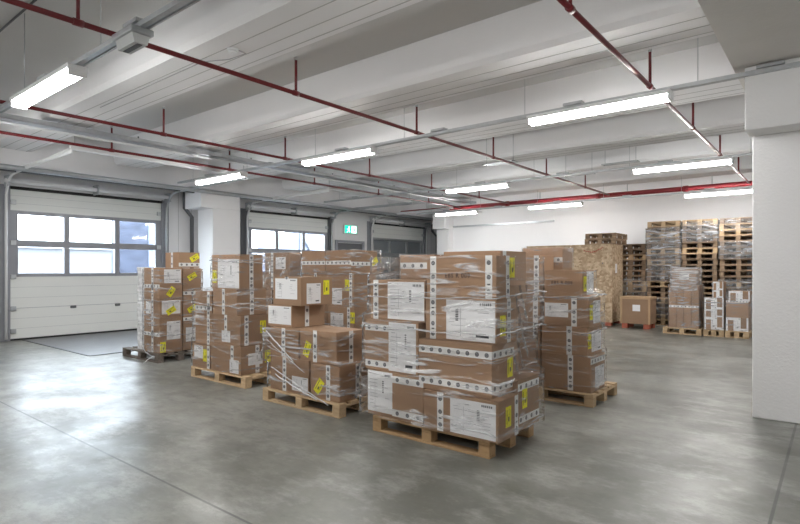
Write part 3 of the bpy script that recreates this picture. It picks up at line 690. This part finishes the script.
# ---------------------------------------------------------------- goods by the back wall
def crate(x0, x1, y0, y1, z1, label, writing):
    r = empty('wooden_crate', ((x0 + x1) / 2, (y0 + y1) / 2, 0), label, 'crate')
    W, D = x1 - x0, y1 - y0
    MB().box(-W / 2, W / 2, -D / 2, D / 2, .09, z1).build('board_walls', 'osb', r, bevel=.004)
    m = MB(); m.box(-W / 2 - .004, W / 2 + .004, -D / 2 - .004, D / 2 + .004, z1, z1 + .02); m.build('lid', 'osb', r)
    for sx in (-1, 1):
        for sy in (-1, 1): MB().box(sx * (W / 2 - .12) - .08, sx * (W / 2 - .12) + .08, sy * (D / 2 - .09) - .08, sy * (D / 2 - .09) + .08, 0, .09).build('foot', 'orange', r)
    MB().box(W / 2, W / 2 + .003, -.2, -.05, z1 - .75, z1 - .5).build('paper_note', 'paper', r)
    if writing:
        m = MB(); rg = random.Random(3); pts = []
        for k in range(46):
            pts.append((-.22 + k * .0115 + .012 * math.sin(k * 1.3), -D / 2 - .004, z1 - .15 - .0018 * k * math.sin(k * .1) + .022 * math.sin(k * 1.9)))
        m.tube(pts, .006, 5); m.build('painted_marking', 'redpaint', r)
        MB().box(.28, .31, -D / 2 - .003, -D / 2, z1 - .50, z1 - .47).build('nail_plate', 'dark', r)
    return r
crate(-5.69, -4.61, 14.6, 15.5, 2.14, 'tall strand-board crate with red scrawl and pallets on top', True)
crate(-7.05, -5.78, 14.62, 15.5, 2.14, 'strand-board crate left of the marked one, half hidden by boxes', False)
r = empty('shipping_carton', (-3.94, 14.62, 0), 'large plain brown carton on orange feet beside the tall crate', 'box')
MB().box(-.37, .33, -.30, .30, .12, .78).build('carton', 'card', r, bevel=.006)
MB().box(-.38, .34, -.31, .31, .74, .80).build('lid', 'cardedge', r, bevel=.004)
MB().box(-.38, -.33, -.315, -.30, .12, .74).build('corner_board', 'cardedge', r); MB().box(.29, .34, -.315, -.30, .12, .74).build('corner_board', 'cardedge', r)
MB().box(-.08, .10, -.304, -.30, .44, .60).build('paper_note', 'paper', r)
for sx in (-.28, .24):
    for sy in (-.2, .2): MB().box(sx - .07, sx + .07, sy - .08, sy + .08, 0, .12).build('foot', 'orange', r)

# stacks of empty pallets: one mesh each, shared
def stack_mesh(lx, ly, mt):
    m = MB()
    for nm, b in pallet_meshes(lx, ly):
        me = bpy.data.meshes.new('t'); b.b.to_mesh(me); b.b.free(); m.b.from_mesh(me); bpy.data.meshes.remove(me)
    me = bpy.data.meshes.new('pallet'); m.b.to_mesh(me); m.b.free(); me.materials.append(M[mt]); return me
pm = [stack_mesh(.8, 1.2, 'oldwood'), stack_mesh(.8, 1.2, 'wood')]
ORD = ['lowest', 'second from the floor', 'third from the floor', 'fourth from the floor', 'fifth from the floor', 'sixth from the floor', 'seventh from the floor', 'eighth from the floor',
       'ninth from the floor', 'tenth', 'tenth from the top', 'ninth from the top', 'eighth from the top', 'seventh from the top', 'sixth from the top', 'fifth from the top',
       'fourth from the top', 'third from the top', 'second from the top', 'topmost']
def ordn(k, n):
    k2 = n - 1 - k
    if k2 == 0: return 'topmost'
    if k == 0: return 'lowest'
    w_ = ['', 'second', 'third', 'fourth', 'fifth', 'sixth', 'seventh', 'eighth', 'ninth', 'tenth']
    return (w_[k2] + ' from the top') if k2 < 10 else (w_[k] + ' from the floor')
rg = random.Random(5)
for xc, n, nm in ((-4.45, 15, 'stack beside the tall crate'), (-3.62, 19, 'left one of the three tallest stacks'), (-2.76, 19, 'middle one of the three tallest stacks'), (-1.90, 19, 'right one of the three tallest stacks')):
    for k in range(n):
        o = bpy.data.objects.new('pallet', pm[1 if rg.random() < .3 else 0]); COL.objects.link(o)
        o.location = (xc + rg.uniform(-.012, .012), 16.25 + rg.uniform(-.02, .02), k * .146)
        tag(o, 'empty wooden pallet, %s in the %s' % (ordn(k, n), nm), 'pallet', 'pallets in the ' + nm)
for k in range(2):
    o = bpy.data.objects.new('pallet', stack_mesh(.8, 1.0, 'oldwood')) if k == 0 else o.copy(); COL.objects.link(o)
    o.location = (-4.93 + .02 * k, 15.08, 2.162 + k * .146)
    tag(o, ('lower' if k == 0 else 'upper') + ' of the two pallets lying on the tall marked crate', 'pallet', 'pallets on the crate')
def sfilm(xc, z0, z1, lb, seed, mt='filmheavy'):
    film(lb, [(xc - .41, xc + .41, 15.64, 16.86, 0, 4)], z0, z1, mt, seed, off=.015, amp=.03, nper=16, step=.06)
sfilm(-4.45, .3, 1.25, 'cloudy film round the lower pallets beside the tall crate', 21)
sfilm(-3.62, 1.18, 2.60, 'white film round the upper pallets of the left tall pallet stack', 22, 'filmstack')
sfilm(-3.62, .2, .75, 'film round the low pallets of the left tall pallet stack', 23)
sfilm(-2.76, 2.2, 2.72, 'white film round the top pallets of the middle tall pallet stack', 24, 'filmstack')
sfilm(-1.90, 2.42, 2.76, 'film round the top pallets of the right tall pallet stack', 25)
sfilm(-1.90, 1.75, 2.2, 'film round the upper middle pallets of the right tall stack', 26, 'filmstack')
sfilm(-1.90, .4, 1.25, 'film round the lower pallets of the right tall stack', 27, 'filmstack')

# wrapped load and small cartons in front of the pallets
def small_pallet(x0, x1, y0, y1, label):
    o = bpy.data.objects.new('pallet', stack_mesh(x1 - x0, y1 - y0, 'wood')); COL.objects.link(o)
    o.location = ((x0 + x1) / 2, (y0 + y1) / 2, 0); tag(o, label, 'pallet'); return o
small_pallet(-3.18, -2.38, 13.74, 14.4, 'pale pallet under the wrapped load before the pallet stacks')
small_pallet(-2.34, -1.94, 13.74, 14.3, 'small pale pallet under the left pile of small cartons')
small_pallet(-1.92, -1.48, 13.74, 14.3, 'small pale pallet under the right pile of small cartons')
for k in range(4):
    x0 = -3.06 + k * .155
    CB(x0, x0 + .15, 13.80, 14.3, .144, 1.13, 'tall narrow carton, %s of four in the wrapped load by the pallet stacks' % ['leftmost', 'second from left', 'third from left', 'rightmost'][k], [('h', 'F', .5)], 'cartons in the wrapped load', tw=.05)
CB(-3.0, -2.5, 13.84, 14.26, 1.13, 1.52, 'film-covered box on top of the wrapped load by the pallet stacks', [('l', 'F', .3, .7, .3, .8)], 'cartons in the wrapped load')
film('cloudy film round the wrapped load before the pallet stacks', [(-3.06, -2.44, 13.80, 14.3, .1, 1.13), (-3.0, -2.5, 13.84, 14.26, 1.2, 1.52)], .14, 1.15, 'filmheavy', 31, off=.012, amp=.02, nper=16)
film('dense shiny film round the upper box of the wrapped load', [(-3.02, -2.48, 13.82, 14.28, .9, 1.55)], 1.0, 1.54, 'filmwhite', 32, off=.012, amp=.02, nper=16)
def white_box(x0, x1, z0, z1, label):
    CB(x0, x1, 13.8, 14.2, z0, z1, label, [('l', 'F', .34, .66, .0, 1), ('l', 'F', .0, .08, 0, 1), ('l', 'F', .92, 1, 0, 1), ('l', 'F', .08, .34, .8, 1), ('l', 'F', .66, .92, .0, .2)], 'small taped cartons by the pallet stacks', tw=.055)
white_box(-2.33, -1.95, .144, .43, 'bottom small taped carton of the left pile')
white_box(-2.33, -1.95, .43, .60, 'flat taped carton in the middle of the left pile')
white_box(-2.33, -1.95, .60, .86, 'third small taped carton up in the left pile')
white_box(-2.17, -1.96, .86, 1.03, 'lower of two little cartons topping the left pile')
white_box(-2.17, -1.96, 1.03, 1.22, 'upper of two little cartons topping the left pile')
white_box(-1.91, -1.49, .144, .44, 'bottom small taped carton of the right pile')
CB(-1.91, -1.49, 13.8, 14.2, .44, .80, 'larger brown carton in the right pile of small cartons', [('h', 'F', .97)], 'small taped cartons by the pallet stacks', tw=.04)
white_box(-1.86, -1.46, .80, 1.02, 'top carton with white tape on the right pile')
film('clear film round the left pile of small cartons', [(-2.33, -1.95, 13.8, 14.2, 0, 2)], .15, .87, 'filmheavy', 33, off=.008, amp=.01, nper=12)
film('clear film round the right pile of small cartons', [(-1.91, -1.46, 13.8, 14.2, 0, 2)], .15, .95, 'filmheavy', 34, off=.008, amp=.01, nper=12)
